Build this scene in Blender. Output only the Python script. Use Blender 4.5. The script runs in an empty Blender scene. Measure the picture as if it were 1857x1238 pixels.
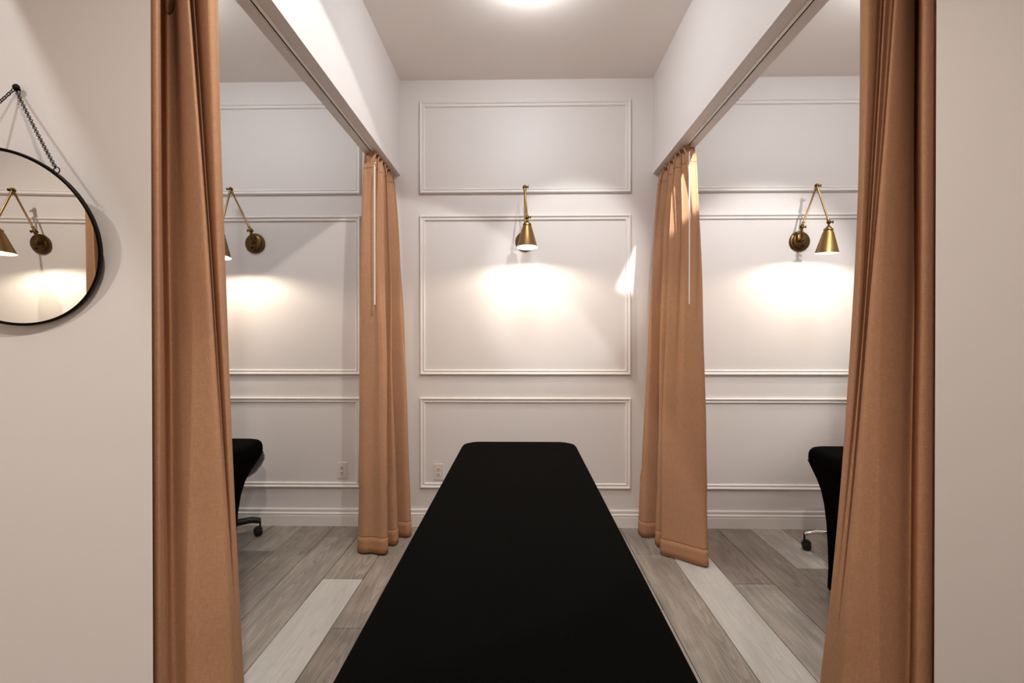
import bpy, bmesh, math, random
from mathutils import Vector, Matrix
random.seed(7)
PI = math.pi
sc = bpy.context.scene
C = sc.collection
H = 1.345                                   # camera height

# ------------------------------------------------------------------ camera
cam = bpy.data.cameras.new('camera')
cam.sensor_width = 36.0
cam.lens = 36.0 * 857.9 / 1857.0
cam.clip_start = 0.02
cam_ob = bpy.data.objects.new('camera', cam)
C.objects.link(cam_ob)
cam_ob.location = (0, 0, H)
cam_ob.rotation_mode = 'XYZ'
cam_ob.rotation_euler = (math.radians(90 - 0.245), math.radians(0.0255), math.radians(1.044))
sc.camera = cam_ob

# ------------------------------------------------------------------ world / exposure
world = bpy.data.worlds.new('world')
world.use_nodes = True
world.node_tree.nodes['Background'].inputs[0].default_value = (0.05, 0.05, 0.05, 1)
world.node_tree.nodes['Background'].inputs[1].default_value = 0.3
sc.world = world
sc.view_settings.view_transform = 'Standard'
sc.view_settings.look = 'None'
sc.view_settings.gamma = 1.0
sc.view_settings.use_curve_mapping = False
sc.view_settings.exposure = 0.0
sc.cycles.use_denoising = True
sc.cycles.max_bounces = 8
sc.cycles.diffuse_bounces = 6
sc.cycles.glossy_bounces = 3
sc.cycles.transmission_bounces = 2
sc.cycles.adaptive_threshold = 0.03
sc.cycles.sample_clamp_indirect = 6.0

# recessed ceiling downlights: (x, y), aim point, half angle in degrees, watts, edge blend, colour temperature tint
WARM = (1.0, 0.90, 0.80)
NEUT = (1.0, 0.985, 0.965)
DOWNLIGHTS = [
    # x, y, aim, half angle, power, blend, tint, label
    (0.05, 1.30, (-0.394, 1.80, 2.19), 40, 66, 0.08, NEUT, 'recessed ceiling downlight aimed at the left bulkhead of the middle bay'),
    (0.74, 1.30, (0.36, 3.40, 1.88), 15, 100, 0.50, NEUT, 'recessed ceiling downlight aimed at the back wall of the middle bay'),
    (1.40, 1.50, (0.845, 3.40, 1.985), 6.3, 430, 0.35, NEUT, 'recessed ceiling downlight nearest the bulkhead in the right bay'),
    (2.30, 1.40, (1.66, 3.40, 1.60), 19.5, 150, 0.50, NEUT, 'recessed ceiling downlight aimed at the back wall of the right bay'),
    (-1.82, -0.45, (-1.50, 1.28, 1.10), 36, 88, 0.40, NEUT, 'recessed ceiling downlight above the round mirror in the corridor'),
    (0.00, -0.25, (0.0, 0.35, 0.0), 75, 138, 0.8, WARM, 'added fill downlight over the corridor behind the middle bay'),  # unseen wide light, added for ambient fill through the bay opening
    (2.40, -0.20, (2.4, 0.1, 0.0), 75, 40, 0.8, WARM, 'added fill downlight over the corridor beside the right front wall'),  # unseen, added to fill the right side of the corridor
    (-3.30, 0.30, (-3.4, -0.4, 0.6), 70, 76, 0.8, WARM, 'added fill downlight over the left end of the corridor'),  # unseen, added to fill the left side of the corridor
]
# opal dome lights on the bay ceilings, just above the frame, the side-bay ones added for fill: x, y, emission strength, label
DOME_COL = (0.93, 0.97, 1.0, 1)
DOMES = [
    (0.05, 2.38, 69.0, 'opal dome light on the ceiling of the middle bay'),
    (-1.91, 2.36, 56.0, 'added opal dome fill light on the ceiling of the left bay'),
    (1.98, 2.36, 59.0, 'added opal dome fill light on the ceiling of the right bay'),
]
LAMP_W = 13.5

# ------------------------------------------------------------------ helpers
def link(o, parent=None):
    C.objects.link(o)
    if parent is not None:
        o.parent = parent
    return o

def tag(o, label=None, cat=None, group=None, kind=None):
    if label: o['label'] = label
    if cat: o['category'] = cat
    if group: o['group'] = group
    if kind: o['kind'] = kind
    return o

def empty(name, loc, label=None, cat=None, group=None, kind=None):
    o = bpy.data.objects.new(name, None)
    o.empty_display_size = 0.05
    o.location = loc
    link(o)
    return tag(o, label, cat, group, kind)

def root_loc(p):
    v = Vector((0, 0, 0))
    while p is not None:
        v += p.location
        p = p.parent
    return v

def obj(name, bm, mat, parent=None, origin=None, smooth=None):
    """bm in world coordinates -> one mesh object (origin at `origin` or at the parent's)."""
    base = root_loc(parent)
    o0 = Vector(origin) if origin is not None else base
    bmesh.ops.translate(bm, verts=bm.verts, vec=-o0)
    bmesh.ops.recalc_face_normals(bm, faces=bm.faces)
    me = bpy.data.meshes.new(name)
    bm.to_mesh(me)
    bm.free()
    if smooth is not None:
        for p in me.polygons: p.use_smooth = True
        if smooth < 180:
            try:
                me.set_sharp_from_angle(angle=math.radians(smooth))
            except Exception:
                pass
    if mat is not None:
        me.materials.append(mat)
    o = bpy.data.objects.new(name, me)
    o.location = o0 - base
    return link(o, parent)

def add_box(bm, x0, x1, y0, y1, z0, z1, bev=0.0, seg=1):
    vs = [bm.verts.new((x, y, z)) for x in (x0, x1) for y in (y0, y1) for z in (z0, z1)]
    idx = [(0, 1, 3, 2), (4, 6, 7, 5), (0, 4, 5, 1), (2, 3, 7, 6), (0, 2, 6, 4), (1, 5, 7, 3)]
    fs = [bm.faces.new([vs[i] for i in f]) for f in idx]
    if bev > 0:
        es = {e for f in fs for e in f.edges}
        bmesh.ops.bevel(bm, geom=list(es), offset=bev, segments=seg, affect='EDGES', profile=0.5)

def box(name, x0, x1, y0, y1, z0, z1, mat, parent=None, bev=0.0, seg=1, origin=None, smooth=None):
    bm = bmesh.new()
    add_box(bm, min(x0, x1), max(x0, x1), min(y0, y1), max(y0, y1), min(z0, z1), max(z0, z1), bev, seg)
    return obj(name, bm, mat, parent, origin, smooth)

def frame_of(d):
    d = Vector(d).normalized()
    up = Vector((0, 0, 1)) if abs(d.z) < 0.95 else Vector((1, 0, 0))
    a = d.cross(up).normalized()
    b = a.cross(d).normalized()
    return a, b, d

def add_lathe(bm, origin, axis, prof, n=24, cap=True):
    """prof: list of (radius, height along axis)."""
    a, b, d = frame_of(axis)
    o = Vector(origin)
    rings = []
    for r, h in prof:
        if r < 1e-6:
            rings.append([bm.verts.new(o + d * h)])
        else:
            rings.append([bm.verts.new(o + d * h + (a * math.cos(2 * PI * k / n) + b * math.sin(2 * PI * k / n)) * r) for k in range(n)])
    for r0, r1 in zip(rings, rings[1:]):
        for k in range(n):
            k2 = (k + 1) % n
            if len(r0) == 1 and len(r1) == 1: continue
            if len(r0) == 1: bm.faces.new((r0[0], r1[k], r1[k2]))
            elif len(r1) == 1: bm.faces.new((r0[k], r0[k2], r1[0]))
            else: bm.faces.new((r0[k], r0[k2], r1[k2], r1[k]))
    if cap:
        for r in (rings[0], rings[-1]):
            if len(r) > 1: bm.faces.new(r)

def add_rod(bm, p0, p1, r0, r1=None, n=14):
    p0, p1 = Vector(p0), Vector(p1)
    add_lathe(bm, p0, p1 - p0, [(r0, 0), (r1 if r1 else r0, (p1 - p0).length)], n)

def add_tube(bm, pts, r, n=10, closed=False):
    pts = [Vector(p) for p in pts]
    m = len(pts)
    rings = []
    pa = None
    for i, p in enumerate(pts):
        if closed:
            t = (pts[(i + 1) % m] - pts[i - 1]).normalized()
        else:
            t = (pts[min(i + 1, m - 1)] - pts[max(i - 1, 0)]).normalized()
        if pa is None:
            pa, _, _ = frame_of(t)
        else:
            pa = (pa - t * pa.dot(t)).normalized()
        pb = t.cross(pa)
        rr = r[i] if isinstance(r, (list, tuple)) else r
        rings.append([bm.verts.new(p + (pa * math.cos(2 * PI * k / n) + pb * math.sin(2 * PI * k / n)) * rr) for k in range(n)])
    for i in range(m if closed else m - 1):
        r0, r1 = rings[i], rings[(i + 1) % m]
        for k in range(n):
            bm.faces.new((r0[k], r0[(k + 1) % n], r1[(k + 1) % n], r1[k]))
    if not closed:
        bm.faces.new(rings[0]); bm.faces.new(rings[-1])

def catmull(pts, s):
    n = len(pts) - 1
    u = min(max(s, 0.0), 1.0) * n
    i = min(int(u), n - 1)
    t = u - i
    p0, p1, p2, p3 = pts[max(i - 1, 0)], pts[i], pts[i + 1], pts[min(i + 2, n)]
    return tuple(0.5 * (2 * b + (c - a) * t + (2 * a - 5 * b + 4 * c - d) * t * t + (3 * b - a - 3 * c + d) * t ** 3)
                 for a, b, c, d in zip(p0, p1, p2, p3))

# ------------------------------------------------------------------ materials
def srgb(r, g, b):
    f = lambda c: (c / 255 / 12.92) if c / 255 <= 0.04045 else ((c / 255 + 0.055) / 1.055) ** 2.4
    return (f(r), f(g), f(b), 1)

def new_mat(name):
    m = bpy.data.materials.new(name)
    m.use_nodes = True
    nt = m.node_tree
    return m, nt, nt.nodes['Principled BSDF']

def N(nt, kind, **inp):
    n = nt.nodes.new(kind)
    for k, v in inp.items():
        n.inputs[k].default_value = v
    return n

def paint(name, col, rough=0.55, bump=0.02, var=0.03):
    m, nt, p = new_mat(name)
    L = nt.links.new
    tc = nt.nodes.new('ShaderNodeTexCoord')
    n1 = N(nt, 'ShaderNodeTexNoise', Scale=1.3, Detail=3.0)
    L(tc.outputs['Object'], n1.inputs['Vector'])
    r = nt.nodes.new('ShaderNodeValToRGB')
    r.color_ramp.elements[0].color = tuple(c * (1 - var) for c in col[:3]) + (1,)
    r.color_ramp.elements[1].color = tuple(min(1, c * (1 + var)) for c in col[:3]) + (1,)
    L(n1.outputs['Fac'], r.inputs['Fac'])
    L(r.outputs['Color'], p.inputs['Base Color'])
    p.inputs['Roughness'].default_value = rough
    n2 = N(nt, 'ShaderNodeTexNoise', Scale=260.0, Detail=2.0)
    L(tc.outputs['Object'], n2.inputs['Vector'])
    b = N(nt, 'ShaderNodeBump', Strength=bump, Distance=0.002)
    L(n2.outputs['Fac'], b.inputs['Height'])
    L(b.outputs['Normal'], p.inputs['Normal'])
    return m

M_WALL = paint('wall_paint', srgb(226, 220, 217), 0.5)
M_CEIL = paint('ceiling_paint', srgb(238, 230, 223), 0.7)
M_TRIM = paint('trim_paint', srgb(234, 229, 225), 0.38, 0.008, 0.015)
M_PLATE = paint('outlet_plastic', srgb(222, 214, 206), 0.35, 0.0, 0.01)
M_RAIL = paint('rail_enamel', srgb(246, 241, 236), 0.3, 0.0, 0.01)
M_WAND = paint('wand_plastic', srgb(238, 232, 226), 0.3, 0.0, 0.01)
M_DARK = paint('slot_shadow_black', srgb(38, 34, 32), 0.7, 0.0, 0.05)
M_SLOT = paint('outlet_slot', srgb(40, 34, 30), 0.6, 0.0, 0.05)
M_SLAB = paint('subfloor', srgb(34, 29, 26), 0.9, 0.02, 0.1)

def metal(name, col, rough, scratch=0.1, aniso=0.0):
    m, nt, p = new_mat(name)
    L = nt.links.new
    tc = nt.nodes.new('ShaderNodeTexCoord')
    mp = nt.nodes.new('ShaderNodeMapping')
    mp.inputs['Scale'].default_value = (40, 40, 400)
    L(tc.outputs['Object'], mp.inputs['Vector'])
    n = N(nt, 'ShaderNodeTexNoise', Scale=1.0, Detail=3.0)
    L(mp.outputs['Vector'], n.inputs['Vector'])
    mr = N(nt, 'ShaderNodeMapRange')
    mr.inputs['To Min'].default_value = rough - scratch / 2
    mr.inputs['To Max'].default_value = rough + scratch / 2
    L(n.outputs['Fac'], mr.inputs['Value'])
    L(mr.outputs['Result'], p.inputs['Roughness'])
    n2 = N(nt, 'ShaderNodeTexNoise', Scale=18.0, Detail=4.0)
    L(tc.outputs['Object'], n2.inputs['Vector'])
    r = nt.nodes.new('ShaderNodeValToRGB')
    r.color_ramp.elements[0].color = tuple(c * 0.82 for c in col[:3]) + (1,)
    r.color_ramp.elements[1].color = tuple(min(1, c * 1.1) for c in col[:3]) + (1,)
    L(n2.outputs['Fac'], r.inputs['Fac'])
    L(r.outputs['Color'], p.inputs['Base Color'])
    p.inputs['Metallic'].default_value = 1.0
    p.inputs['Anisotropic'].default_value = aniso
    return m

M_BRASS = metal('aged_brass', srgb(150, 119, 74), 0.34, 0.12, 0.3)
M_BRASS_D = metal('dark_brass', srgb(108, 83, 49), 0.36, 0.12)
M_CHROME = metal('chrome', srgb(225, 222, 218), 0.12, 0.04)
M_BLACKM = metal('black_steel', srgb(34, 30, 28), 0.42, 0.1)
M_SHADE_IN = paint('shade_inner_enamel', srgb(150, 136, 112), 0.5, 0.0, 0.01)

def emission(name, col, s):
    m, nt, p = new_mat(name)
    p.inputs['Base Color'].default_value = (0.9, 0.85, 0.8, 1)
    p.inputs['Emission Color'].default_value = col
    p.inputs['Emission Strength'].default_value = s
    return m

M_BULB = emission('bulb_glow', (1.0, 0.87, 0.68, 1), 5.0)
M_LENS = emission('downlight_lens', (1.0, 0.93, 0.86, 1), 6.0)
for m_ in (M_BULB, M_LENS):
    m_.cycles.emission_sampling = 'NONE'

def mirror_mat():
    # silvered glass; a fixed shading normal makes the tipped disc reflect as if flat on the wall
    m, nt, p = new_mat('mirror_glass')
    p.inputs['Base Color'].default_value = (0.86, 0.88, 0.87, 1)
    p.inputs['Metallic'].default_value = 1.0
    p.inputs['Roughness'].default_value = 0.005
    v = nt.nodes.new('ShaderNodeCombineXYZ')
    v.inputs[0].default_value, v.inputs[1].default_value, v.inputs[2].default_value = 0.0, -1.0, 0.0
    nt.links.new(v.outputs[0], p.inputs['Normal'])
    return m
M_MIRROR = mirror_mat()

def cloth(name, col, spec=0.08, trans=0.06, rough=0.95, sheen=0.0):
    m, nt, p = new_mat(name)
    L = nt.links.new
    tc = nt.nodes.new('ShaderNodeTexCoord')
    mp = nt.nodes.new('ShaderNodeMapping'); mp.inputs['Scale'].default_value = (60, 60, 900)
    L(tc.outputs['Object'], mp.inputs['Vector'])
    n1 = N(nt, 'ShaderNodeTexNoise', Scale=1.0, Detail=2.0)
    L(mp.outputs['Vector'], n1.inputs['Vector'])
    mp2 = nt.nodes.new('ShaderNodeMapping'); mp2.inputs['Scale'].default_value = (700, 700, 40)
    L(tc.outputs['Object'], mp2.inputs['Vector'])
    n2 = N(nt, 'ShaderNodeTexNoise', Scale=1.0, Detail=2.0)
    L(mp2.outputs['Vector'], n2.inputs['Vector'])
    ad = nt.nodes.new('ShaderNodeMath'); ad.operation = 'ADD'
    L(n1.outputs['Fac'], ad.inputs[0]); L(n2.outputs['Fac'], ad.inputs[1])
    n3 = N(nt, 'ShaderNodeTexNoise', Scale=3.0, Detail=4.0)
    L(tc.outputs['Object'], n3.inputs['Vector'])
    ad2 = nt.nodes.new('ShaderNodeMath'); ad2.operation = 'MULTIPLY_ADD'
    ad2.inputs[1].default_value = 0.5
    L(n3.outputs['Fac'], ad2.inputs[0]); L(ad.outputs[0], ad2.inputs[2])
    r = nt.nodes.new('ShaderNodeValToRGB')
    r.color_ramp.elements[0].position = 0.75
    r.color_ramp.elements[1].position = 1.75
    r.color_ramp.elements[0].color = tuple(c * 0.80 for c in col[:3]) + (1,)
    r.color_ramp.elements[1].color = tuple(min(1, c * 1.20) for c in col[:3]) + (1,)
    mr = N(nt, 'ShaderNodeMapRange'); mr.inputs['From Min'].default_value = 0.7; mr.inputs['From Max'].default_value = 1.8
    L(ad2.outputs[0], mr.inputs['Value'])
    r.color_ramp.elements[0].position = 0.15
    r.color_ramp.elements[1].position = 0.85
    L(mr.outputs['Result'], r.inputs['Fac'])
    L(r.outputs['Color'], p.inputs['Base Color'])
    p.inputs['Roughness'].default_value = rough
    p.inputs['Sheen Weight'].default_value = sheen
    p.inputs['Sheen Roughness'].default_value = 0.5
    p.inputs['Specular IOR Level'].default_value = spec
    b = N(nt, 'ShaderNodeBump', Strength=0.25, Distance=0.0008)
    L(ad.outputs[0], b.inputs['Height'])
    L(b.outputs['Normal'], p.inputs['Normal'])
    if trans > 0:
        out = nt.nodes['Material Output']
        tr = nt.nodes.new('ShaderNodeBsdfTranslucent')
        L(r.outputs['Color'], tr.inputs['Color'])
        mx = nt.nodes.new('ShaderNodeMixShader'); mx.inputs[0].default_value = trans
        L(p.outputs[0], mx.inputs[1]); L(tr.outputs[0], mx.inputs[2])
        L(mx.outputs[0], out.inputs['Surface'])
    return m

M_CURT = cloth('curtain_linen', srgb(189, 144, 112))
M_HEM = cloth('curtain_hem_linen', srgb(182, 135, 102), trans=0.02)
M_STITCH = cloth('stitch_thread', srgb(122, 82, 56), trans=0.0)
M_BLACKCLOTH = cloth('black_stretch_cover', srgb(7, 6.6, 5.6), spec=0.03, trans=0.0, rough=0.95, sheen=0.0)
M_VINYL = paint('black_vinyl', srgb(13, 12, 11), 0.4, 0.03, 0.1)
M_BPLASTIC = paint('black_plastic', srgb(11, 10, 10), 0.5, 0.01, 0.1)

def wood():
    m, nt, p = new_mat('weathered_oak_plank')
    L = nt.links.new
    tc = nt.nodes.new('ShaderNodeTexCoord')
    oi = nt.nodes.new('ShaderNodeObjectInfo')
    off = nt.nodes.new('ShaderNodeVectorMath'); off.operation = 'SCALE'
    cx = nt.nodes.new('ShaderNodeCombineXYZ')
    for k in range(3): L(oi.outputs['Random'], cx.inputs[k])
    L(cx.outputs[0], off.inputs[0]); off.inputs['Scale'].default_value = 37.0
    ad = nt.nodes.new('ShaderNodeVectorMath'); ad.operation = 'ADD'
    L(tc.outputs['Object'], ad.inputs[0]); L(off.outputs[0], ad.inputs[1])
    def noise(sx, sy, detail, dist=0.0, rough=0.55):
        mp = nt.nodes.new('ShaderNodeMapping'); mp.inputs['Scale'].default_value = (sx, sy, 1)
        L(ad.outputs[0], mp.inputs['Vector'])
        n = N(nt, 'ShaderNodeTexNoise', Scale=1.0, Detail=detail, Distortion=dist, Roughness=rough)
        L(mp.outputs['Vector'], n.inputs['Vector'])
        return n, mp
    fine, _ = noise(95, 3.6, 7, 0.8, 0.7)
    broad, _ = noise(22, 1.6, 5, 1.6, 0.6)
    blot, _ = noise(5, 2.6, 5, 0.8, 0.6)
    # cathedral rings centred on a random spot of each plank
    sb = nt.nodes.new('ShaderNodeMath'); sb.operation = 'SUBTRACT'; L(oi.outputs['Random'], sb.inputs[0]); sb.inputs[1].default_value = 0.5
    rc = nt.nodes.new('ShaderNodeCombineXYZ')
    m1 = nt.nodes.new('ShaderNodeMath'); m1.operation = 'MULTIPLY'; L(sb.outputs[0], m1.inputs[0]); m1.inputs[1].default_value = 0.16
    m2 = nt.nodes.new('ShaderNodeMath'); m2.operation = 'MULTIPLY'; L(sb.outputs[0], m2.inputs[0]); m2.inputs[1].default_value = 1.5
    L(m1.outputs[0], rc.inputs[0]); L(m2.outputs[0], rc.inputs[1])
    ra = nt.nodes.new('ShaderNodeVectorMath'); ra.operation = 'ADD'
    L(tc.outputs['Object'], ra.inputs[0]); L(rc.outputs[0], ra.inputs[1])
    mpw = nt.nodes.new('ShaderNodeMapping'); mpw.inputs['Scale'].default_value = (10, 0.75, 0.01)
    L(ra.outputs[0], mpw.inputs['Vector'])
    wv = N(nt, 'ShaderNodeTexWave', Scale=3.4, Distortion=2.6, Detail=3.0)
    wv.inputs['Detail Scale'].default_value = 1.6
    wv.wave_type = 'RINGS'
    wv.rings_direction = 'Z'
    wv.wave_profile = 'SAW'
    L(mpw.outputs['Vector'], wv.inputs['Vector'])
    # knots
    mpk = nt.nodes.new('ShaderNodeMapping'); mpk.inputs['Scale'].default_value = (6.0, 2.4, 1)
    L(ad.outputs[0], mpk.inputs['Vector'])
    vo = N(nt, 'ShaderNodeTexVoronoi', Scale=1.0)
    L(mpk.outputs['Vector'], vo.inputs['Vector'])
    kn = N(nt, 'ShaderNodeMapRange'); kn.inputs['From Min'].default_value = 0.03; kn.inputs['From Max'].default_value = 0.10
    kn.inputs['To Min'].default_value = 0.62; kn.inputs['To Max'].default_value = 1.0
    L(vo.outputs['Distance'], kn.inputs['Value'])
    def mrange(src, a, b, f0=0.3, f1=0.7):
        r = N(nt, 'ShaderNodeMapRange'); r.inputs['From Min'].default_value = f0; r.inputs['From Max'].default_value = f1
        r.inputs['To Min'].default_value = a; r.inputs['To Max'].default_value = b
        L(src, r.inputs['Value']); return r.outputs['Result']
    def mul(a, b):
        q = nt.nodes.new('ShaderNodeMath'); q.operation = 'MULTIPLY'; L(a, q.inputs[0]); L(b, q.inputs[1]); return q.outputs[0]
    g = mul(mrange(fine.outputs['Fac'], 0.72, 1.20), mrange(broad.outputs['Fac'], 0.80, 1.16))
    g = mul(g, mrange(blot.outputs['Fac'], 0.78, 1.18))
    g = mul(g, mrange(wv.outputs['Fac'], 0.80, 1.08, 0.0, 0.8))
    g = mul(g, kn.outputs['Result'])
    gm = nt.nodes.new('ShaderNodeMix'); gm.data_type = 'FLOAT'
    L(oi.outputs['Alpha'], gm.inputs[0]); gm.inputs[2].default_value = 1.0; L(g, gm.inputs[3])
    g = gm.outputs[0]
    mx = nt.nodes.new('ShaderNodeVectorMath'); mx.operation = 'SCALE'
    L(oi.outputs['Color'], mx.inputs[0]); L(g, mx.inputs['Scale'])
    L(mx.outputs[0], p.inputs['Base Color'])
    p.inputs['Roughness'].default_value = 0.5
    p.inputs['Specular IOR Level'].default_value = 0.35
    b = N(nt, 'ShaderNodeBump', Strength=0.25, Distance=0.001)
    L(fine.outputs['Fac'], b.inputs['Height'])
    L(b.outputs['Normal'], p.inputs['Normal'])
    return m
M_WOOD = wood()

# ------------------------------------------------------------------ room shell
YB = 3.40            # back wall plane
YF = 1.28            # front face of the bay front walls
YC = -0.98           # corridor wall behind the camera
ZC = 3.208           # ceiling
XL, XR = -2.95, 3.03 # side walls of the outer bays
CXL, CXR = -4.7, 4.4 # ends of the corridor
ZB = 2.529           # underside of the bulkheads

floor = box('floor', CXL - 0.1, CXR + 0.1, YC - 0.1, YB + 0.1, -0.06, -0.006, M_SLAB)
tag(floor, kind='structure')
tag(box('ceiling', CXL - 0.1, CXR + 0.1, YC - 0.1, YB + 0.1, ZC, ZC + 0.06, M_CEIL), kind='structure')
tag(box('wall_back', XL - 0.1, XR + 0.1, YB, YB + 0.1, -0.05, ZC, M_WALL), kind='structure')
tag(box('wall_left', XL - 0.1, XL, YF + 0.1, YB, -0.05, ZC, M_WALL), kind='structure')
tag(box('wall_right', XR, XR + 0.1, YF + 0.1, YB, -0.05, ZC, M_WALL), kind='structure')
tag(box('wall_corridor', CXL, CXR, YC - 0.1, YC, -0.05, ZC, M_WALL), kind='structure')
tag(box('wall_corridor_left', CXL - 0.1, CXL, YC - 0.1, YF + 0.1, -0.05, ZC, M_WALL), kind='structure')
tag(box('wall_corridor_right', CXR, CXR + 0.1, YC - 0.1, YF + 0.1, -0.05, ZC, M_WALL), kind='structure')

def front_wall(name, xe, xo):
    s = 1 if xo > xe else -1
    bm = bmesh.new()
    prof = [(xe, YF), (xo, YF), (xo, YF + 0.10), (xe + s * 0.16, YF + 0.10), (xe + s * 0.02, YF + 0.012)]
    lo = [bm.verts.new((x, y, -0.05)) for x, y in prof]
    hi = [bm.verts.new((x, y, ZC)) for x, y in prof]
    bm.faces.new(lo); bm.faces.new(hi)
    for i in range(len(prof)):
        j = (i + 1) % len(prof)
        bm.faces.new((lo[i], lo[j], hi[j], hi[i]))
    return tag(obj(name, bm, M_WALL), kind='structure')
front_wall('wall_front_left', -1.012, CXL)
front_wall('wall_front_right', 1.104, CXR)

def bulkhead(name, x0, x1, xs):
    """dropped bulkhead with a slot for the curtain rail cut into its underside at xs."""
    bm = bmesh.new()
    w, d = 0.011, 0.02
    prof = [(x0, ZC), (x0, ZB), (xs - w, ZB), (xs - w, ZB + d), (xs + w, ZB + d), (xs + w, ZB), (x1, ZB), (x1, ZC)]
    a = [bm.verts.new((x, YF + 0.005, z)) for x, z in prof]
    b = [bm.verts.new((x, YB, z)) for x, z in prof]
    bm.faces.new(a); bm.faces.new(b)
    for i in range(len(prof)):
        j = (i + 1) % len(prof)
        bm.faces.new((a[i], a[j], b[j], b[i]))
    return tag(obj(name, bm, M_WALL), kind='structure')
BLI, BLO, XTL = -0.868, -0.995, -0.940
BRI, BRO, XTR = 0.945, 1.078, 1.023
bulkhead('wall_bulkhead_left', BLO, BLI, XTL)
bulkhead('wall_bulkhead_right', BRI, BRO, XTR)

# ------------------------------------------------------------------ floor planks
PW, PLEN, GAP = 0.2280, 1.80, 0.0034
def tone(r, g, b): return srgb(r, g, b)
TONES = [(176, 166, 157), (164, 153, 143), (186, 177, 168), (156, 144, 134), (170, 159, 149), (192, 184, 176)]
JOINT = {-1: 2.636, 0: 2.185, -4: 2.976, 7: 2.972, 6: 2.365, 9: 2.62, 8: 3.35, -2: 3.20, -3: 2.25, 10: 1.95, 11: 2.80}
SPECIAL = {(-1, 0): (221, 216, 209), (8, 0): (224, 219, 212), (0, 0): (158, 146, 136), (0, 1): (170, 158, 147),
           (-1, 1): (176, 165, 153), (7, 0): (176, 165, 154), (7, 1): (170, 160, 151), (9, 0): (184, 175, 166), (9, 1): (160, 146, 136),
           (-2, 0): (176, 166, 156), (-3, 0): (158, 148, 140), (-4, 0): (150, 140, 132), (-4, 1): (172, 162, 152), (10, 0): (158, 146, 136), (10, 1): (156, 144, 134),
           (6, 0): (186, 175, 163), (6, 1): (180, 170, 160), (11, 0): (160, 150, 142)}
def plank_mesh(w, l):
    bm = bmesh.new()
    c = 0.0014
    t, zt = 0.0058, 0.0
    a = [(-w/2, -l/2), (w/2, -l/2), (w/2, l/2), (-w/2, l/2)]
    b = [(-w/2 + c, -l/2 + c), (w/2 - c, -l/2 + c), (w/2 - c, l/2 - c), (-w/2 + c, l/2 - c)]
    v0 = [bm.verts.new((x, y, -t)) for x, y in a]
    v1 = [bm.verts.new((x, y, -c)) for x, y in a]
    v2 = [bm.verts.new((x, y, zt)) for x, y in b]
    bm.faces.new(v2)
    for p, q in ((v0, v1), (v1, v2)):
        for i in range(4):
            j = (i + 1) % 4
            bm.faces.new((p[i], p[j], q[j], q[i]))
    me = bpy.data.meshes.new('plank')
    bm.to_mesh(me); bm.free()
    me.materials.append(M_WOOD)
    return me
_pm = {}
def plank(x0, x1, y0, y1, col):
    w, l = round(x1 - x0 - GAP, 4), round(y1 - y0 - GAP, 4)
    if w < 0.01 or l < 0.02: return
    if (w, l) not in _pm: _pm[(w, l)] = plank_mesh(w, l)
    o = bpy.data.objects.new('plank', _pm[(w, l)])
    o.location = ((x0 + x1) / 2, (y0 + y1) / 2, 0)
    o.color = tuple(c * (0.78 if col[0] < 200 else 0.70) for c in srgb(*col)[:3]) + (1.0 if col[0] < 200 else 0.4,)   # alpha = strength of the grain
    link(o, floor)
for k in range(-17, 24):
    # row 0 spans x -0.885..-0.657
    x0 = -0.885 + PW * k
    x1 = x0 + PW
    a0, a1 = max(x0, CXL), min(x1, CXR)
    if a1 - a0 < 0.01: continue
    ymax = YB if (a1 > XL and a0 < XR) else YF + 0.05
    j = JOINT.get(k, 0.6 + ((k * 0.731) % 1.0) * PLEN)
    cuts = sorted({j + n * PLEN for n in range(-4, 4)})
    ys = [YC] + [c for c in cuts if YC < c < ymax] + [ymax]
    base = min(range(len(ys) - 1), key=lambda i: abs(ys[i + 1] - j)) if k in JOINT else None
    for i in range(len(ys) - 1):
        col = None
        if base is not None:
            col = SPECIAL.get((k, i - base))
        if col is None:
            col = TONES[random.randrange(len(TONES))]
        plank(a0, a1, ys[i], ys[i + 1], col)

# ------------------------------------------------------------------ baseboards and panel mouldings
def sweep_y(prof, x0, x1, ywall, sgn):
    """profile (depth from wall, z) along x; sgn -1 = wall faces -y."""
    bm = bmesh.new()
    a = [bm.verts.new((x0, ywall + sgn * d, z)) for d, z in prof]
    b = [bm.verts.new((x1, ywall + sgn * d, z)) for d, z in prof]
    bm.faces.new(a); bm.faces.new(b)
    for i in range(len(prof)):
        j = (i + 1) % len(prof)
        bm.faces.new((a[i], a[j], b[j], b[i]))
    return bm
BASE = [(0.0, 0.0), (0.018, 0.0), (0.018, 0.074), (0.0145, 0.077), (0.0145, 0.080), (0.018, 0.083), (0.018, 0.091), (0.0095, 0.097),
        (0.0075, 0.104), (0.012, 0.108), (0.012, 0.119), (0.009, 0.123), (0.0, 0.123)]
tag(obj('baseboard_back', sweep_y(BASE, XL, XR, YB, -1), M_TRIM), kind='structure')
tag(obj('baseboard_corridor', sweep_y(BASE, CXL, CXR, YC, 1), M_TRIM), kind='structure')
tag(obj('baseboard_front_left', sweep_y(BASE, CXL, -1.03, YF, -1), M_TRIM), kind='structure')
tag(obj('baseboard_front_right', sweep_y(BASE, 1.12, CXR, YF, -1), M_TRIM), kind='structure')

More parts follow.
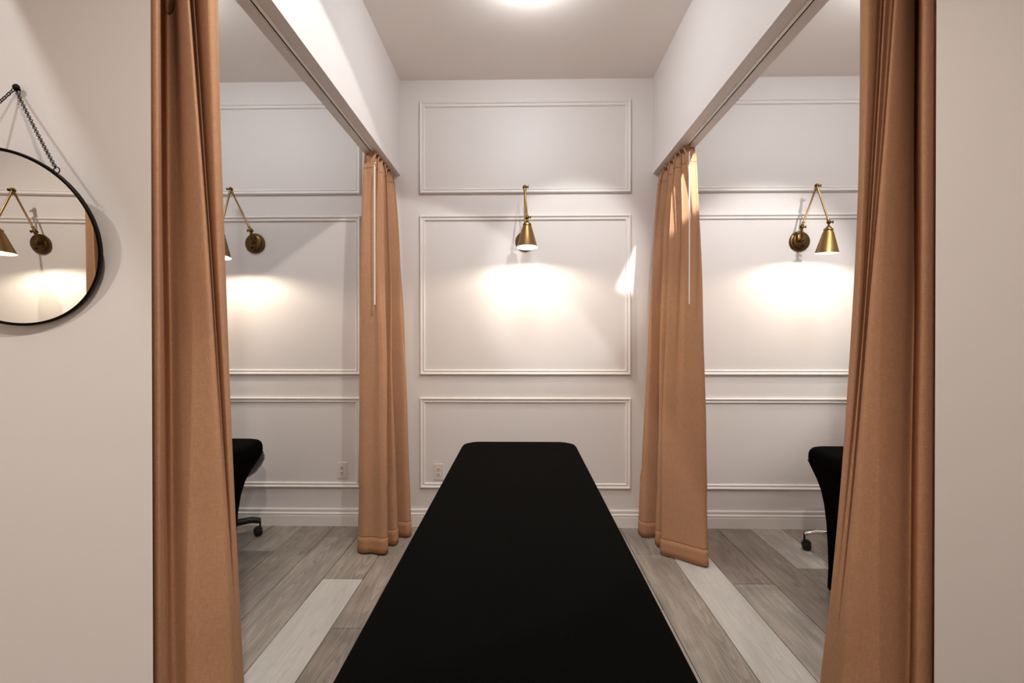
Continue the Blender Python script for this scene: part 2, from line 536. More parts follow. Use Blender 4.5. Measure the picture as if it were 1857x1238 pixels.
MOULD = [(0.0, 0.0), (0.0, 0.012), (0.003, 0.017), (0.008, 0.019), (0.013, 0.017), (0.016, 0.011), (0.018, 0.0085), (0.025, 0.0085),
         (0.0275, 0.011), (0.031, 0.012), (0.035, 0.010), (0.0385, 0.004), (0.0385, 0.0)]
def moulding_frame(name, x0, x1, z0, z1, ywall, sgn):
    root = empty(name, ((x0 + x1) / 2, ywall, z0), kind='structure')
    w = 0.0385
    corners = [((x0, z0), (1, 1)), ((x1, z0), (-1, 1)), ((x1, z1), (-1, -1)), ((x0, z1), (1, -1))]
    for i in range(4):
        (pa, sa), (pb, sb) = corners[i], corners[(i + 1) % 4]
        bm = bmesh.new()
        A = [bm.verts.new((pa[0] + sa[0] * d, ywall + sgn * h, pa[1] + sa[1] * d)) for d, h in MOULD]
        B = [bm.verts.new((pb[0] + sb[0] * d, ywall + sgn * h, pb[1] + sb[1] * d)) for d, h in MOULD]
        bm.faces.new(A); bm.faces.new(B)
        for q in range(len(MOULD)):
            r = (q + 1) % len(MOULD)
            bm.faces.new((A[q], A[r], B[r], B[q]))
        obj('moulding_rail', bm, M_TRIM, root, smooth=40)
    return root
ROWS = [(2.391, 3.050), (1.090, 2.236), (0.275, 0.928)]
nt_ = 1
for cx in (-1.909, 0.031, 1.970):
    for z0, z1 in ROWS:
        moulding_frame('trim_%d' % nt_, cx - 0.757, cx + 0.757, z0, z1, YB, -1); nt_ += 1
for cx in (-3.66,):
    for z0, z1 in ROWS:
        moulding_frame('trim_%d' % nt_, cx - 0.80, cx + 0.80, z0, z1, YC, 1); nt_ += 1

# ------------------------------------------------------------------ curtain rails
def rail(xs, y0, y1, label, screws):
    root = empty('curtain_rail', (xs, (y0 + y1) / 2, ZB), label, 'curtain rail', 'curtain rails under the bulkheads')
    s = 1 if xs < 0 else -1
    box('rail_flange', xs + s * 0.0038, xs + s * 0.0175, y0, y1, ZB - 0.004, ZB + 0.0, M_RAIL, root, bev=0.0008)
    box('rail_flange', xs - s * 0.0038, xs - s * 0.0070, y0, y1, ZB - 0.003, ZB + 0.0, M_RAIL, root)
    box('rail_slot', xs - 0.0100, xs + 0.0100, y0 + 0.002, y1 - 0.002, ZB + 0.002, ZB + 0.018, M_DARK, root)
    for y, sx in screws:
        bm = bmesh.new()
        x = xs + sx * 0.017
        add_box(bm, min(xs + sx * 0.0105, x + sx * 0.006), max(xs + sx * 0.0105, x + sx * 0.006), y - 0.011, y + 0.011, ZB - 0.005, ZB - 0.0005, 0.001)
        b = obj('rail_bracket', bm, M_RAIL, root)
        bm = bmesh.new()
        add_lathe(bm, (x, y, ZB - 0.0045), (0, 0, -1), [(0.0, 0.006), (0.003, 0.005), (0.0042, 0.002), (0.0042, 0.0)], 12)
        obj('screw_head', bm, M_CHROME, b, smooth=40)
    return root
rail(XTL, YF + 0.09, YB - 0.01, 'white curtain rail let into the underside of the left bulkhead', [(1.92, -1), (2.62, -1), (3.2, -1)])
rail(XTR, YF + 0.09, YB - 0.01, 'white curtain rail let into the underside of the right bulkhead', [(1.87, -1), (2.60, -1), (3.2, -1)])

# ------------------------------------------------------------------ curtains
def px(x, Y):
    """horizontal pixel column of the photograph at depth Y -> x (yaw of 1.04 degrees included)"""
    t = math.tan(math.atan((x - 928.5) / 857.9) - math.radians(1.044))
    return (t * Y, Y)

def curtain(name, label, top, bot, z_top=2.520, z_bot=0.012, power=1.0, n=220, rows=46, group='tan curtains', hem=True, seam=True, wand=None, root_xy=None, wob=0.004, seed=1, mid=None):
    rnd = random.Random(seed)
    ph = [rnd.uniform(0, 6.28) for _ in range(6)]
    def P(s, z, push=0.0):
        t = (z_top - z) / (z_top - z_bot)
        e = t ** power
        a, b = top(s), bot(s)
        x, y = a[0] + (b[0] - a[0]) * e, a[1] + (b[1] - a[1]) * e
        if mid:
            m, tm = mid[0](s), mid[1]
            w0, w1, w2 = (t - tm) * (t - 1) / tm, t * (t - 1) / (tm * (tm - 1)), t * (t - tm) / (1 - tm)
            x, y = (w0 * a[k] + w1 * m[k] + w2 * b[k] for k in (0, 1))
        k = wob * math.sin(PI * min(1, t * 1.2) if t < .83 else PI * .5)
        x += k * (math.sin(7 * t + 9 * s + ph[0]) + .6 * math.sin(15 * t - 14 * s + ph[1]))
        y += k * (math.sin(6 * t + 11 * s + ph[2]) + .5 * math.sin(17 * t + 10 * s + ph[3]))
        return (x, y, z)
    cxy = P(0.5, z_bot)
    root = empty(name, (root_xy or cxy[:2]) + (0,) if root_xy else (cxy[0], cxy[1], 0.0), label, 'curtain', group)
    def sheet(z0, z1, nr, thick, nm, mat, off=0.0, parent=root):
        bm = bmesh.new()
        grid = []
        for i in range(nr + 1):
            z = z0 + (z1 - z0) * i / nr
            grid.append([bm.verts.new(P(j / n, z)) for j in range(n + 1)])
        for i in range(nr):
            for j in range(n):
                bm.faces.new((grid[i][j], grid[i][j + 1], grid[i + 1][j + 1], grid[i + 1][j]))
        o = obj(nm, bm, mat, parent, smooth=180)
        md = o.modifiers.new('thickness', 'SOLIDIFY')
        md.thickness = thick; md.offset = off
        return o
    body = sheet(z_bot + 0.002, z_top, rows, 0.0016, 'cloth', M_CURT)
    if hem:
        sheet(z_bot, z_bot + 0.098, 3, 0.0030, 'hem', M_HEM)
        sheet(z_bot + 0.0975, z_bot + 0.1005, 1, 0.0036, 'hem_stitching', M_STITCH)
    if seam:
        sheet(z_top - 0.098, z_top - 0.0955, 1, 0.0030, 'heading_stitching', M_STITCH)
    if wand:
        (wx, wy), z0, z1 = wand
        bm = bmesh.new()
        add_lathe(bm, (wx, wy, z0), (0, 0, 1), [(0.0, -0.003), (0.0045, 0.0), (0.0042, 0.02), (0.0042, z1 - z0)], 12)
        w = obj('wand', bm, M_WAND, root, smooth=40)
        bm = bmesh.new()
        add_tube(bm, [(wx, wy, z1 - 0.004), (wx, wy, z1 + 0.02), (wx + 0.004, wy + 0.006, z1 + 0.03), (wx + 0.004, wy + 0.012, z1 + 0.022)], 0.0016, 8)
        obj('wand_hook', bm, M_CHROME, w, smooth=60)
    return root, P

def spl(pts):
    return lambda s: catmull(pts, s)

def pleats(xs, y0, y1, N_, amp, lead=None):
    def f(s):
        u = 2 * PI * N_ * s
        w = math.sin(u)
        w = math.copysign(abs(w) ** 0.6, w)
        return (xs + amp * w, y0 + (y1 - y0) * s + 0.012 * math.sin(2 * u))
    return f

# far left: gathered at the back wall, leading edge towards the camera
topL = pleats(XTL + 0.0, 2.925, 3.365, 7, 0.042)
botL = spl([(-0.965, 3.08), (-1.022, 3.02), (-1.030, 2.965), (-0.985, 2.935), (-0.93, 2.945), (-0.868, 2.925), (-0.838, 2.935), (-0.845, 2.975), (-0.960, 2.990), (-0.975, 3.040), (-0.900, 3.060),
            (-0.822, 3.050), (-0.806, 3.085), (-0.830, 3.115), (-0.960, 3.125), (-0.970, 3.185), (-0.870, 3.200), (-0.775, 3.185), (-0.752, 3.225), (-0.785, 3.265), (-0.930, 3.275), (-0.930, 3.335), (-0.790, 3.330), (-0.79, 3.37)])
curtain('curtain', 'tan curtain gathered at the back wall between the left and middle bays', topL, botL, power=0.45,
        wand=((-0.897, 2.895), 1.560, 2.405), seed=3)
# far right
topR = pleats(XTR - 0.0, 2.875, 3.365, 8, -0.042)
botR = spl([(1.105, 2.93), (1.125, 2.86), (1.098, 2.80), (1.035, 2.832), (0.97, 2.885), (0.900, 2.925), (0.870, 2.950), (0.888, 2.985), (1.010, 2.995), (1.025, 3.050), (0.960, 3.070), (0.892, 3.062),
            (0.880, 3.095), (0.905, 3.130), (1.030, 3.140), (1.040, 3.200), (0.940, 3.215), (0.840, 3.205), (0.812, 3.25), (0.822, 3.31), (0.870, 3.335), (0.980, 3.342), (0.980, 3.37)])
curtain('curtain', 'tan curtain gathered at the back wall between the middle and right bays', topR, botR, power=0.52,
        wand=((1.004, 2.835), 1.555, 2.44), seed=5)
# near left
tpl = [(262, 1.46), (268, 1.375), (283, 1.335), (292, 1.37), (300, 1.54), (316, 1.55), (322, 1.42), (334, 1.365), (339, 1.41), (341, 1.50), (348, 1.445), (352, 1.48),
       (358, 1.43), (374, 1.395), (389, 1.42), (392, 1.47), (396, 1.49), (390, 1.56)]
mpl = [(262, 1.46), (268, 1.375), (283, 1.333), (294, 1.352), (308, 1.43), (328, 1.40), (350, 1.375), (383, 1.36), (389, 1.39), (391, 1.43), (394, 1.43), (396, 1.445),
       (399, 1.43), (404, 1.42), (410, 1.44), (412, 1.48), (413, 1.51), (408, 1.58)]
bpl = [(262, 1.46), (268, 1.375), (282, 1.332), (296, 1.342), (318, 1.365), (345, 1.352), (378, 1.358), (428, 1.385), (434, 1.41), (436, 1.44), (438, 1.45), (439, 1.46),
       (440, 1.47), (442, 1.485), (444, 1.51), (446, 1.55), (445, 1.61), (434, 1.66)]
curtain('curtain', 'tan curtain hanging against the end of the wall with the round mirror', spl([px(*q) for q in tpl]), spl([px(*q) for q in bpl]), seed=11, wob=0.0012, mid=(spl([px(*q) for q in mpl]), 0.48))
# near right
tpr = [(1712, 1.47), (1706, 1.375), (1693, 1.335), (1676, 1.32), (1668, 1.36), (1663, 1.53), (1652, 1.46), (1642, 1.39), (1631, 1.36), (1626, 1.41), (1618, 1.42), (1608, 1.40),
       (1604, 1.45), (1598, 1.465), (1590, 1.43), (1575, 1.405), (1563, 1.43), (1558, 1.48), (1560, 1.55)]
mpr = [(1710, 1.47), (1704, 1.375), (1691, 1.33), (1672, 1.32), (1662, 1.345), (1656, 1.43), (1636, 1.405), (1605, 1.375), (1572, 1.36), (1567, 1.40), (1563, 1.42), (1559, 1.41),
       (1556, 1.43), (1553, 1.44), (1550, 1.43), (1545, 1.43), (1541, 1.45), (1539, 1.49), (1542, 1.56)]
bpr = [(1708, 1.47), (1702, 1.375), (1690, 1.325), (1668, 1.318), (1655, 1.335), (1648, 1.372), (1615, 1.365), (1570, 1.36), (1515, 1.375), (1500, 1.41), (1494, 1.44), (1490, 1.46),
       (1487, 1.48), (1485, 1.50), (1482, 1.52), (1479, 1.545), (1477, 1.57), (1479, 1.62), (1488, 1.68)]
curtain('curtain', 'tan curtain hanging against the end of the bare right front wall', spl([px(*q) for q in tpr]), spl([px(*q) for q in bpr]), seed=17, wob=0.0012, mid=(spl([px(*q) for q in mpr]), 0.52))

# the corridor wall across from the mirror has its own short bulkhead, rail and curtain (seen in the mirror)
XTM = -2.735
tag(box('wall_bulkhead_corridor', -1.514, -1.40, YC, YF, ZB, ZC, M_WALL), kind='structure')  # unseen beam, added so its edge casts the slanted shadow on the front wall
def bulkhead_corridor():
    tag(box('wall_bulkhead_corridor', XTM - 0.065, XTM + 0.065, YC, -0.30, ZB, ZC, M_WALL), kind='structure')
bulkhead_corridor()
topM = pleats(XTM, -0.58, -0.955, 6, 0.034)
botM = spl([(-2.87, -0.50), (-3.00, -0.52), (-3.07, -0.58), (-3.01, -0.66), (-2.87, -0.68), (-2.95, -0.74), (-3.06, -0.78), (-3.01, -0.83), (-2.87, -0.85), (-3.00, -0.90), (-2.87, -0.945)])
curtain('curtain', 'tan curtain reflected at the right edge of the round mirror', topM, botM, seed=23, power=0.7)

# ------------------------------------------------------------------ wall lamps
def joint(bm, p, axis, r=0.0125):
    """ball knuckle with a collar and a wing screw along axis"""
    p = Vector(p); ax = Vector(axis).normalized()
    add_lathe(bm, p, ax, [(0, -r), (r * .6, -r * .8), (r, -r * .2), (r, r * .2), (r * .6, r * .8), (0, r)], 16, cap=False)
    add_lathe(bm, p + ax * r * 0.7, ax, [(0.0045, 0), (0.0045, 0.010), (0.0095, 0.011), (0.0095, 0.015), (0.0, 0.016)], 12)

def wall_lamp(label, plate, knuckle, apex, jnt, tilt, ywall, sgn, side, power=LAMP_W):
    """sgn -1: lamp stands off its wall towards -y."""
    root = empty('wall_lamp', plate, label, 'lamp', 'brass swing-arm wall lamps')
    p = Vector(plate)
    out = Vector((0, sgn, 0))
    bm = bmesh.new()
    p0 = Vector((p.x, ywall, p.z))
    add_lathe(bm, p0, out, [(0.0, 0.0), (0.070, 0.0), (0.0715, 0.003), (0.0715, 0.010), (0.068, 0.014), (0.057, 0.016), (0.056, 0.024), (0.050, 0.028), (0.018, 0.031), (0.0, 0.031)], 40)
    obj('backplate', bm, M_BRASS_D, root, smooth=35)
    bm = bmesh.new()
    add_lathe(bm, p0 + Vector((side * 0.010, sgn * 0.027, -0.036)), out, [(0.0075, 0.0), (0.0075, 0.004), (0.004, 0.006), (0.0035, 0.016), (0.0, 0.017)], 14)
    obj('switch', bm, M_BLACKM, root, smooth=40)
    k, a, j = Vector(knuckle), Vector(apex), Vector(jnt)
    bm = bmesh.new()
    st = p0 + out * 0.030
    bend = Vector((k.x, k.y, p.z + 0.012))
    add_lathe(bm, st, out, [(0.016, -0.002), (0.016, 0.004), (0.011, 0.008), (0.010, 0.014)], 18)
    pts = [st, st + (bend - st) * 0.6, bend + (k - bend) * 0.12, bend + (k - bend) * 0.5, k]
    add_tube(bm, pts, 0.0085, 14)
    obj('stem', bm, M_BRASS_D, root, smooth=50)
    sx = Vector((1.0 * (side if side else 1), sgn * 0.2, 0)).normalized()
    def arm(nm, q0, q1):
        d = (q1 - q0).normalized()
        bm = bmesh.new()
        L = (q1 - q0).length
        add_lathe(bm, q0, d, [(0.008, 0.008), (0.010, 0.014), (0.010, 0.018), (0.0075, 0.021), (0.0075, 0.028), (0.0100, 0.030), (0.0100, 0.033), (0.0058, 0.038),
                              (0.0058, L - 0.030), (0.0095, L - 0.026), (0.0095, L - 0.022), (0.007, L - 0.018), (0.007, L - 0.006)], 16)
        obj(nm, bm, M_BRASS, root, smooth=40)
    arm('lower_arm', k, a)
    arm('upper_arm', a, j)
    for nm, q in (('shoulder_joint', k), ('elbow_joint', a), ('shade_joint', j)):
        bm = bmesh.new(); joint(bm, q, sx, 0.0155 if nm != 'shade_joint' else 0.0145)
        obj(nm, bm, M_BRASS_D, root, smooth=45)
    # shade
    ax = (Matrix.Rotation(math.radians(tilt[0]), 3, 'X') @ Matrix.Rotation(math.radians(tilt[1]), 3, 'Y')) @ Vector((0, 0, -1))
    bm = bmesh.new()
    add_lathe(bm, j, ax, [(0.006, 0.008), (0.006, 0.022), (0.012, 0.027), (0.017, 0.033), (0.021, 0.040), (0.0275, 0.043), (0.0285, 0.047), (0.0285, 0.053), (0.0255, 0.055), (0.0255, 0.060)], 32)
    cap_ = obj('shade_cap', bm, M_BRASS, root, smooth=35)
    h0, h1 = 0.056, 0.200
    R0, R1 = 0.0265, 0.0695
    bm = bmesh.new()
    add_lathe(bm, j, ax, [(R0, h0), (R0 + 0.006, h0 + 0.012), (R1 - 0.0015, h1 - 0.003), (R1 + 0.0015, h1), (R1, h1 + 0.0015), (R1 - 0.001, h1)], 48, cap=False)
    sh = obj('shade', bm, M_BRASS, root, smooth=30)
    bm = bmesh.new()
    add_lathe(bm, j, ax, [(0.0, h0 + 0.004), (R0 - 0.002, h0 + 0.004), (R0 + 0.0035, h0 + 0.013), (R1 - 0.0030, h1 - 0.004), (R1 - 0.001, h1)], 48, cap=False)
    obj('shade_lining', bm, M_SHADE_IN, sh, smooth=30)
    bm = bmesh.new()
    add_lathe(bm, j, ax, [(0.013, h0 + 0.006), (0.013, h0 + 0.040), (0.016, h0 + 0.044), (0.016, h0 + 0.05)], 20)
    obj('socket', bm, M_SHADE_IN, sh, smooth=40)
    bm = bmesh.new()
    b0 = h0 + 0.05
    add_lathe(bm, j, ax, [(0.012, b0), (0.016, b0 + 0.012), (0.0205, b0 + 0.026), (0.0205, b0 + 0.040), (0.016, b0 + 0.052), (0.008, b0 + 0.058), (0, b0 + 0.0595)], 24)
    obj('bulb', bm, M_BULB, root, smooth=60)
    ld = bpy.data.lights.new('lamp_glow', 'POINT')
    ld.energy = power; ld.shadow_soft_size = 0.012; ld.color = (1.0, 0.86, 0.68)
    lo = bpy.data.objects.new('lamp_glow', ld)
    lo.location = (j + ax * (b0 + 0.0745)) - p
    link(lo, root)
    return root

wall_lamp('brass swing-arm lamp on the back wall of the middle bay, above the black bed', (0.034, 3.40, 2.047), (0.030, 3.325, 2.122), (0.029, 3.27, 2.395), (0.043, 3.13, 2.150), (-4, 0), YB, -1, 1)
wall_lamp('brass swing-arm lamp on the back wall of the left bay, shade half hidden by curtain', (-1.922, 3.40, 2.041), (-1.911, 3.325, 2.117), (-2.020, 3.265, 2.392), (-1.998, 3.12, 2.088), (-6, -1), YB, -1, -1)
wall_lamp('brass swing-arm lamp on the back wall of the right bay, arms bent in a peak', (1.978, 3.40, 2.040), (1.953, 3.325, 2.125), (2.018, 3.265, 2.390), (2.013, 3.13, 2.110), (4, 1), YB, -1, 1)
YM = 2.42
wall_lamp('brass swing-arm lamp seen reflected in the round mirror', (-3.525, YC, 2.047), (-3.478, YM - 3.325, 2.119), (-3.515, YM - 3.265, 2.380), (-3.50, YM - 3.12, 2.124), (3, -3), YC, 1, -1)

# ------------------------------------------------------------------ massage beds
def bed(label, cx, y0, y1, ztop=0.752, hw=0.318, seed=1, under=1.0):
    root = empty('massage_bed', (cx, (y0 + y1) / 2, 0), label, 'massage bed', 'massage beds under black covers')
    rnd = random.Random(seed)
    cy, hl = (y0 + y1) / 2, (y1 - y0) / 2
    def outline(inset, rad, n=14, m=40):
        w, l = hw - inset, hl - inset
        r = max(0.02, rad - inset * 0.5)
        pts = []
        for (sx, sy, a0) in ((1, 1, 0), (-1, 1, 90), (-1, -1, 180), (1, -1, 270)):
            for i in range(n + 1):
                a = math.radians(a0 + 90 * i / n)
                pts.append((cx + sx * (w - r) + r * math.cos(a), cy + sy * (l - r) + r * math.sin(a)))
        # resample long sides
        out = []
        for i in range(len(pts)):
            p, q = pts[i], pts[(i + 1) % len(pts)]
            d = math.hypot(q[0] - p[0], q[1] - p[1])
            k = max(1, int(d / 0.07))
            for t in range(k):
                out.append((p[0] + (q[0] - p[0]) * t / k, p[1] + (q[1] - p[1]) * t / k))
        return out
    bm = bmesh.new()
    prof = [(0.000, 0.105), (0.10, 0.108), (0.22, 0.106), (0.34, 0.100), (0.44, 0.088), (0.52, 0.070), (0.58, 0.046), (0.63, 0.020), (0.66, 0.005), (0.69, 0.0),
            (0.715, 0.001), (0.733, 0.006), (0.744, 0.015), (0.7495, 0.030), (0.752, 0.060), (0.7525, 0.14)]
    base = outline(0, 0.085)
    rings = []
    for z, ins in prof:
        ring = []
        for i, (x, y) in enumerate(base):
            dx, dy = x - cx, y - cy
            # inset along the outline, keeping the corner radius
            k_ = under if z < 0.68 else 1.0
            fx = (hw - ins * k_) / hw
            fy = (hl - ins * k_) / hl
            ww = 0.0
            if z < 0.6 and z > 0.02:
                u = math.atan2(dy / hl, dx / hw)
                ww = 0.006 * math.sin(u * 17 + z * 6 + seed) * (1 - abs(z - 0.3) / 0.35)
            X, Y = cx + dx * fx * (1 + ww), cy + dy * fy * (1 + ww * 0.3)
            ring.append(bm.verts.new((X, Y, z * ztop / 0.7525)))
        rings.append(ring)
    n = len(base)
    for r0, r1 in zip(rings, rings[1:]):
        for i in range(n):
            j = (i + 1) % n
            bm.faces.new((r0[i], r0[j], r1[j], r1[i]))
    bm.faces.new(rings[-1])
    obj('fitted_cover', bm, M_BLACKCLOTH, root, smooth=60)
    # seam tape that runs round the edge of the pad
    bm = bmesh.new()
    pts = [(cx + (x - cx) * (hw + 0.0006) / hw, cy + (y - cy) * (hl + 0.0006) / hl, 0.672) for x, y in base]
    add_tube(bm, pts, 0.0024, 6, closed=True)
    obj('cover_seam', bm, M_BLACKCLOTH, root, smooth=60)
    for sx in (-1, 1):
        for sy in (-1, 1):
            bm = bmesh.new()
            X, Y = cx + sx * (hw - 0.145), cy + sy * (hl - 0.145)
            add_lathe(bm, (X, Y, 0.0), (0, 0, 1), [(0.022, 0.0), (0.024, 0.004), (0.018, 0.02), (0.018, 0.62)], 12)
            obj('leg', bm, M_BLACKM, root, smooth=40)
    return root
bed('massage bed under a smooth black cover in the middle bay, filling the foreground', -0.009, 0.60, 2.785, hw=0.332, seed=2)
bed('black-covered massage bed in the left bay, its corner showing past the curtain', -1.853, 0.92 + 0.60, 2.85, seed=5)
bed('black-covered massage bed in the right bay beside the near right curtain', 1.905, 0.80 + 0.62, 2.70, seed=9, under=0.66)

# ------------------------------------------------------------------ rolling stools
def stool(label, x, y, ang0, base_mat, zs, R, arch, seat_tilt, seat_dx=0.0, sr=1.0):
    root = empty('rolling_stool', (x, y, 0), label, 'stool', 'rolling stools behind the outer beds')
    bm = bmesh.new()
    add_lathe(bm, (0, 0, 0), (0, 0, 1), [(0.0, zs - 0.085), (0.07, zs - 0.083), (0.11, zs - 0.072), (0.155, zs - 0.040), (0.182, zs - 0.012), (0.190, zs + 0.018), (0.184, zs + 0.042), (0.165, zs + 0.056),
                                        (0.12, zs + 0.060), (0.0, zs + 0.054)], 36)
    rot = Matrix.Translation((x + seat_dx, y, 0)) @ Matrix.Diagonal((sr, sr, 1, 1)) @ Matrix.Translation((0, 0, zs)) @ Matrix.Rotation(math.radians(seat_tilt), 4, 'Y') @ Matrix.Translation((0, 0, -zs))
    bmesh.ops.transform(bm, matrix=rot, verts=bm.verts)
    obj('seat', bm, M_VINYL, root, smooth=50)
    bm = bmesh.new()
    add_lathe(bm, (x, y, 0), (0, 0, 1), [(0.030, 0.085), (0.034, 0.10), (0.028, 0.16), (0.025, 0.165), (0.025, 0.27), (0.014, 0.275), (0.014, zs - 0.07)], 20)
    obj('gas_column', bm, base_mat if base_mat is M_CHROME else M_BPLASTIC, root, smooth=40)
    for i in range(5):
        a = math.radians(ang0 + 72 * i)
        c, s = math.cos(a), math.sin(a)
        bm = bmesh.new()
        pts = []; rr = []
        for t in (0.06, 0.2, 0.4, 0.6, 0.8, 0.94, 1.0):
            pts.append((x + c * R * t, y + s * R * t, 0.118 + arch * (1 - t) ** 0.9 - (0.016 * max(0, t - 0.8) / 0.2)))
            rr.append((0.018 if base_mat is M_CHROME else 0.026) - 0.007 * t)
        add_tube(bm, pts, rr, 10)
        leg = obj('base_leg', bm, base_mat, root, smooth=60)
        bm = bmesh.new()
        ex, ey = x + c * R, y + s * R
        t2 = (-s, c, 0)
        add_rod(bm, (ex, ey, 0.115), (ex, ey, 0.055), 0.006, n=10)
        off = Vector((c * -0.012 + 0.0, s * -0.012, 0))
        for d in (-0.020, 0.006):
            add_lathe(bm, Vector((ex, ey, 0.027)) + off + Vector(t2) * d, t2, [(0.0, 0), (0.020, 0), (0.026, 0.003), (0.026, 0.011), (0.020, 0.014), (0.0, 0.014)], 20)
        # hood over the two wheels
        hood = []
        for q in range(9):
            th = math.radians(10 + 160 * q / 8)
            hood.append(Vector((ex, ey, 0.028)) + off + Vector((c, s, 0)) * (0.030 * math.cos(th)) + Vector((0, 0, 0.032 * math.sin(th))))
        for u, v in zip(hood, hood[1:]):
            q = [bm.verts.new(w + Vector(t2) * e) for w in (u, v) for e in (-0.019, 0.019)]
            q2 = [bm.verts.new(w + Vector(t2) * e + Vector((0, 0, 0.004))) for w in (u, v) for e in (-0.019, 0.019)]
            bm.faces.new((q[0], q[1], q[3], q[2])); bm.faces.new((q2[0], q2[2], q2[3], q2[1]))
            bm.faces.new((q[0], q2[0], q2[1], q[1])); bm.faces.new((q[2], q[3], q2[3], q2[2]))
            bm.faces.new((q[0], q[2], q2[2], q2[0])); bm.faces.new((q[1], q2[1], q2[3], q[3]))
        obj('caster', bm, M_BPLASTIC, leg, smooth=40)
    return root
stool('black rolling stool with padded seat and black caster base behind the left bed', -2.00, 3.06, 36, M_BPLASTIC, 0.50, 0.26, 0.0, -20, 0.125, 1.0)
stool('rolling stool with a curved chrome caster base behind the right bed', 2.10, 2.91, 153, M_CHROME, 0.44, 0.32, 0.03, 0, 0.0, 0.9)

# ------------------------------------------------------------------ wall outlets
def outlet(label, x, z):
    root = empty('wall_outlet', (x, YB, z), label, 'outlet')
    box('cover_plate', x - 0.0355, x + 0.0355, YB - 0.0065, YB, z - 0.058, z + 0.058, M_PLATE, root, bev=0.002, seg=2)
    for s in (-1, 1):
        zc = z + s * 0.0195
        bm = bmesh.new()
        pts = []
        for q in range(28):
            a = 2 * PI * q / 28
            pts.append((x + 0.0172 * math.cos(a), max(-0.0135, min(0.0135, 0.0172 * math.sin(a)))))
        f = [bm.verts.new((px_, YB - 0.0085, zc + pz)) for px_, pz in pts]
        b = [bm.verts.new((px_, YB - 0.006, zc + pz)) for px_, pz in pts]
        bm.faces.new(f)
        for i in range(28):
            j = (i + 1) % 28
            bm.faces.new((f[i], f[j], b[j], b[i]))
        rec = obj('receptacle', bm, M_PLATE, root)
        for dx, hh in ((-0.0066, 0.0052), (0.0066, 0.0044)):
            box('slot', x + dx - 0.0017, x + dx + 0.0017, YB - 0.0091, YB - 0.0080, zc + 0.003 - hh, zc + 0.003 + hh, M_SLOT, rec)
        bm = bmesh.new()
        add_lathe(bm, (x, YB - 0.0080, zc - 0.0078), (0, -1, 0), [(0.0033, 0), (0.0033, 0.0011)], 10)
        obj('ground_hole', bm, M_SLOT, rec)
    bm = bmesh.new()
    add_lathe(bm, (x, YB - 0.006, z), (0, -1, 0), [(0.003, 0), (0.0028, 0.0014), (0.0, 0.0018)], 12)
    obj('plate_screw', bm, M_PLATE, root, smooth=40)
outlet('white duplex outlet low on the wall beside the far left curtain', -1.292, 0.399)
outlet('white duplex outlet partly hidden behind the middle black bed', -0.592, 0.391)

# ------------------------------------------------------------------ round mirror on a chain
mc = Vector((-1.343, 1.210, 1.6058))
nrm = Vector((0.1240, -0.9656, -0.2302)).normalized()
R_M = 0.2285
root = empty('round_mirror', mc, 'round mirror in a thin black frame hanging on a black chain', 'mirror')
ea = Vector((1, 0, 0)); ea = (ea - nrm * ea.dot(nrm)).normalized()
eb = nrm.cross(ea).normalized()
if eb.z < 0: eb = -eb
bm = bmesh.new()
n = 96
prof = [(R_M - 0.0072, 0.003), (R_M - 0.0062, 0.0050), (R_M - 0.0010, 0.0050), (R_M, 0.0042), (R_M, -0.005), (R_M - 0.0072, -0.005)]
rings = []
for k in range(n):
    a = 2 * PI * k / n
    d = ea * math.cos(a) + eb * math.sin(a)
    rings.append([bm.verts.new(mc + d * r + nrm * h) for r, h in prof])
for k in range(n):
    r0, r1 = rings[k], rings[(k + 1) % n]
    for i in range(len(prof)):
        j = (i + 1) % len(prof)
        bm.faces.new((r0[i], r0[j], r1[j], r1[i]))
obj('frame', bm, M_BLACKM, root, smooth=35)
bm = bmesh.new()
add_lathe(bm, mc, nrm, [(0.0, -0.0045), (R_M - 0.0070, -0.0045), (R_M - 0.0070, 0.001)], 96, cap=False)
obj('backing', bm, M_BPLASTIC, root)
bm = bmesh.new()
ring = [bm.verts.new(mc + (ea * math.cos(2 * PI * k / n) + eb * math.sin(2 * PI * k / n)) * (R_M - 0.0068) + nrm * 0.0015) for k in range(n)]
bm.faces.new(ring)
obj('mirror_glass', bm, M_MIRROR, root)
hook_p = Vector((-1.378, 1.268, 2.030))
def rim(a):
    d = ea * math.cos(a) + eb * math.sin(a)
    return mc + d * (R_M + 0.004) + nrm * (-0.002)
attR = rim(math.radians(47)); attL = rim(math.radians(133))
bm = bmesh.new()
for att in (attR, attL):
    d = (att - hook_p)
    L_ = d.length
    d.normalize()
    pitch = 0.0074
    nl = int((L_ - 0.012) / pitch)
    side, up_, _ = frame_of(d)
    for i in range(nl):
        c = hook_p + d * (0.004 + pitch * (i + 0.5))
        sag = -0.004 * math.sin(PI * i / nl)
        c = c + Vector((0, 0, sag))
        w = up_ if i % 2 == 0 else side
        w = (Matrix.Rotation(math.radians(35 + 4 * math.sin(i * 0.9) + (90 if i % 2 else 0)), 3, d) @ side)
        pts = [c + d * (0.0058 * math.cos(t)) + w * (0.0036 * math.sin(t)) for t in [2 * PI * q / 12 for q in range(12)]]
        add_tube(bm, pts, 0.00105, 6, closed=True)
    # end ring through the frame
    c = att - d * 0.004
    w = (Matrix.Rotation(math.radians(60), 3, d) @ side)
    pts = [c + d * (0.0105 * math.cos(t)) + w * (0.0068 * math.sin(t)) for t in [2 * PI * q / 16 for q in range(16)]]
    add_tube(bm, pts, 0.0013, 6, closed=True)
ch = obj('chain', bm, M_BLACKM, root, smooth=60)
tag(ch, 'black curb chain', kind='stuff')
hr = empty('wall_hook', (hook_p.x, YF, hook_p.z), 'small black round-headed hook holding the mirror chain', 'hook')
bm = bmesh.new()
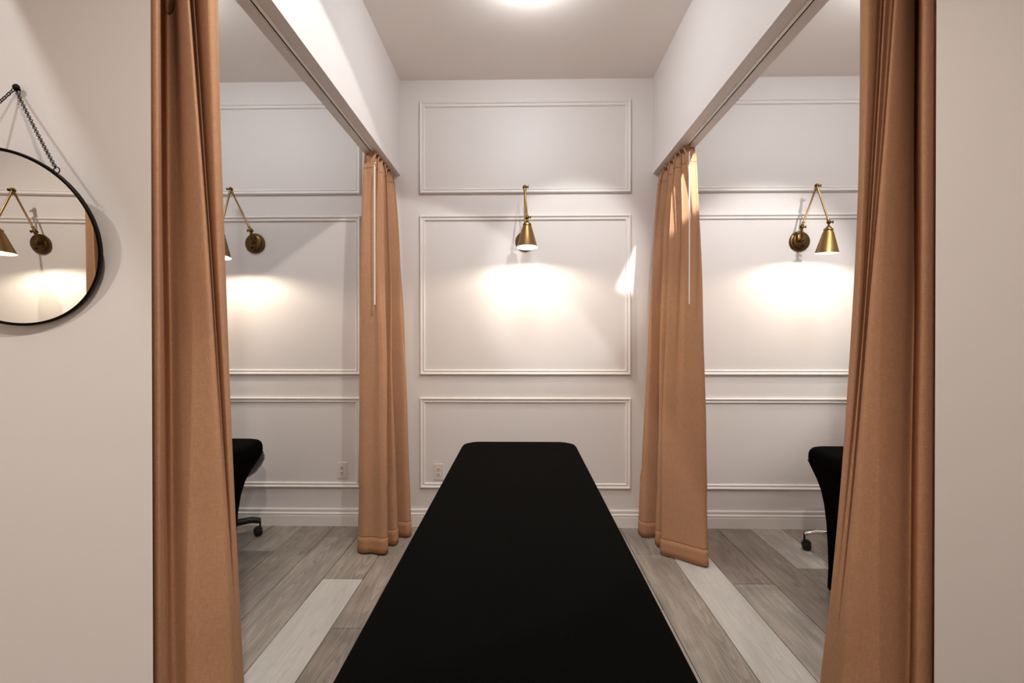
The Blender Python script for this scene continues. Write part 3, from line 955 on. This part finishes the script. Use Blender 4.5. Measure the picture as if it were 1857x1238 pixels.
add_lathe(bm, (hook_p.x, YF, hook_p.z + 0.002), (0, -1, 0), [(0.0035, 0.0), (0.0035, 0.014), (0.0, 0.014)], 14)
obj('pin', bm, M_BLACKM, hr, smooth=40)
bm = bmesh.new()
add_lathe(bm, (hook_p.x + 0.006, YF - 0.010, hook_p.z + 0.001), (0, -1, 0), [(0.004, 0), (0.0085, 0.002), (0.0095, 0.005), (0.0075, 0.009), (0.0, 0.0105)], 20)
obj('head', bm, M_BLACKM, hr, smooth=60)

# ------------------------------------------------------------------ recessed downlights (above the frame, the wide corridor ones added as fill)
for (x, y, aim, half, watts, blend, tint, label) in DOWNLIGHTS:
    root = empty('recessed_downlight', (x, y, ZC), label, 'ceiling light', 'recessed ceiling downlights')
    bm = bmesh.new()
    add_lathe(bm, (x, y, ZC), (0, 0, -1), [(0.052, 0.0), (0.052, 0.003), (0.046, 0.006), (0.040, 0.005), (0.038, 0.0)], 32, cap=False)
    obj('trim_ring', bm, M_TRIM, root, smooth=40)
    bm = bmesh.new()
    add_lathe(bm, (x, y, ZC), (0, 0, -1), [(0.0, 0.0006), (0.039, 0.0006), (0.039, 0.0012), (0.0, 0.0012)], 32, cap=False)
    obj('lens', bm, M_LENS, root)
    ld = bpy.data.lights.new('downlight_beam', 'SPOT')
    ld.energy = watts
    ld.spot_size = math.radians(2 * half)
    ld.spot_blend = blend
    ld.shadow_soft_size = 0.05 if 'mirror' in label else 0.022
    ld.color = tint
    lo = bpy.data.objects.new('downlight_beam', ld)
    lo.location = (0, 0, -0.016)
    d = Vector(aim) - Vector((x, y, ZC))
    lo.rotation_euler = d.to_track_quat('-Z', 'Y').to_euler()
    link(lo, root)

for di, (x, y, st, label) in enumerate(DOMES):
    root = empty('ceiling_dome_light', (x, y, ZC), label, 'ceiling light', 'opal dome lights on the bay ceilings')
    bm = bmesh.new()
    add_lathe(bm, (x, y, ZC), (0, 0, -1), [(0.0, 0.0), (0.135, 0.0), (0.138, 0.004), (0.138, 0.014), (0.132, 0.018), (0.0, 0.018)], 40)
    obj('base_ring', bm, M_RAIL, root, smooth=40)
    bm = bmesh.new()
    add_lathe(bm, (x, y, ZC - 0.018), (0, 0, -1), [(0.126 * math.cos(math.radians(a)), 0.085 * math.sin(math.radians(a))) for a in range(0, 90, 10)] + [(0.0, 0.085)], 28, cap=False)
    obj('dome', bm, emission('opal_dome_glow_%d' % di, DOME_COL, st), root, smooth=60)
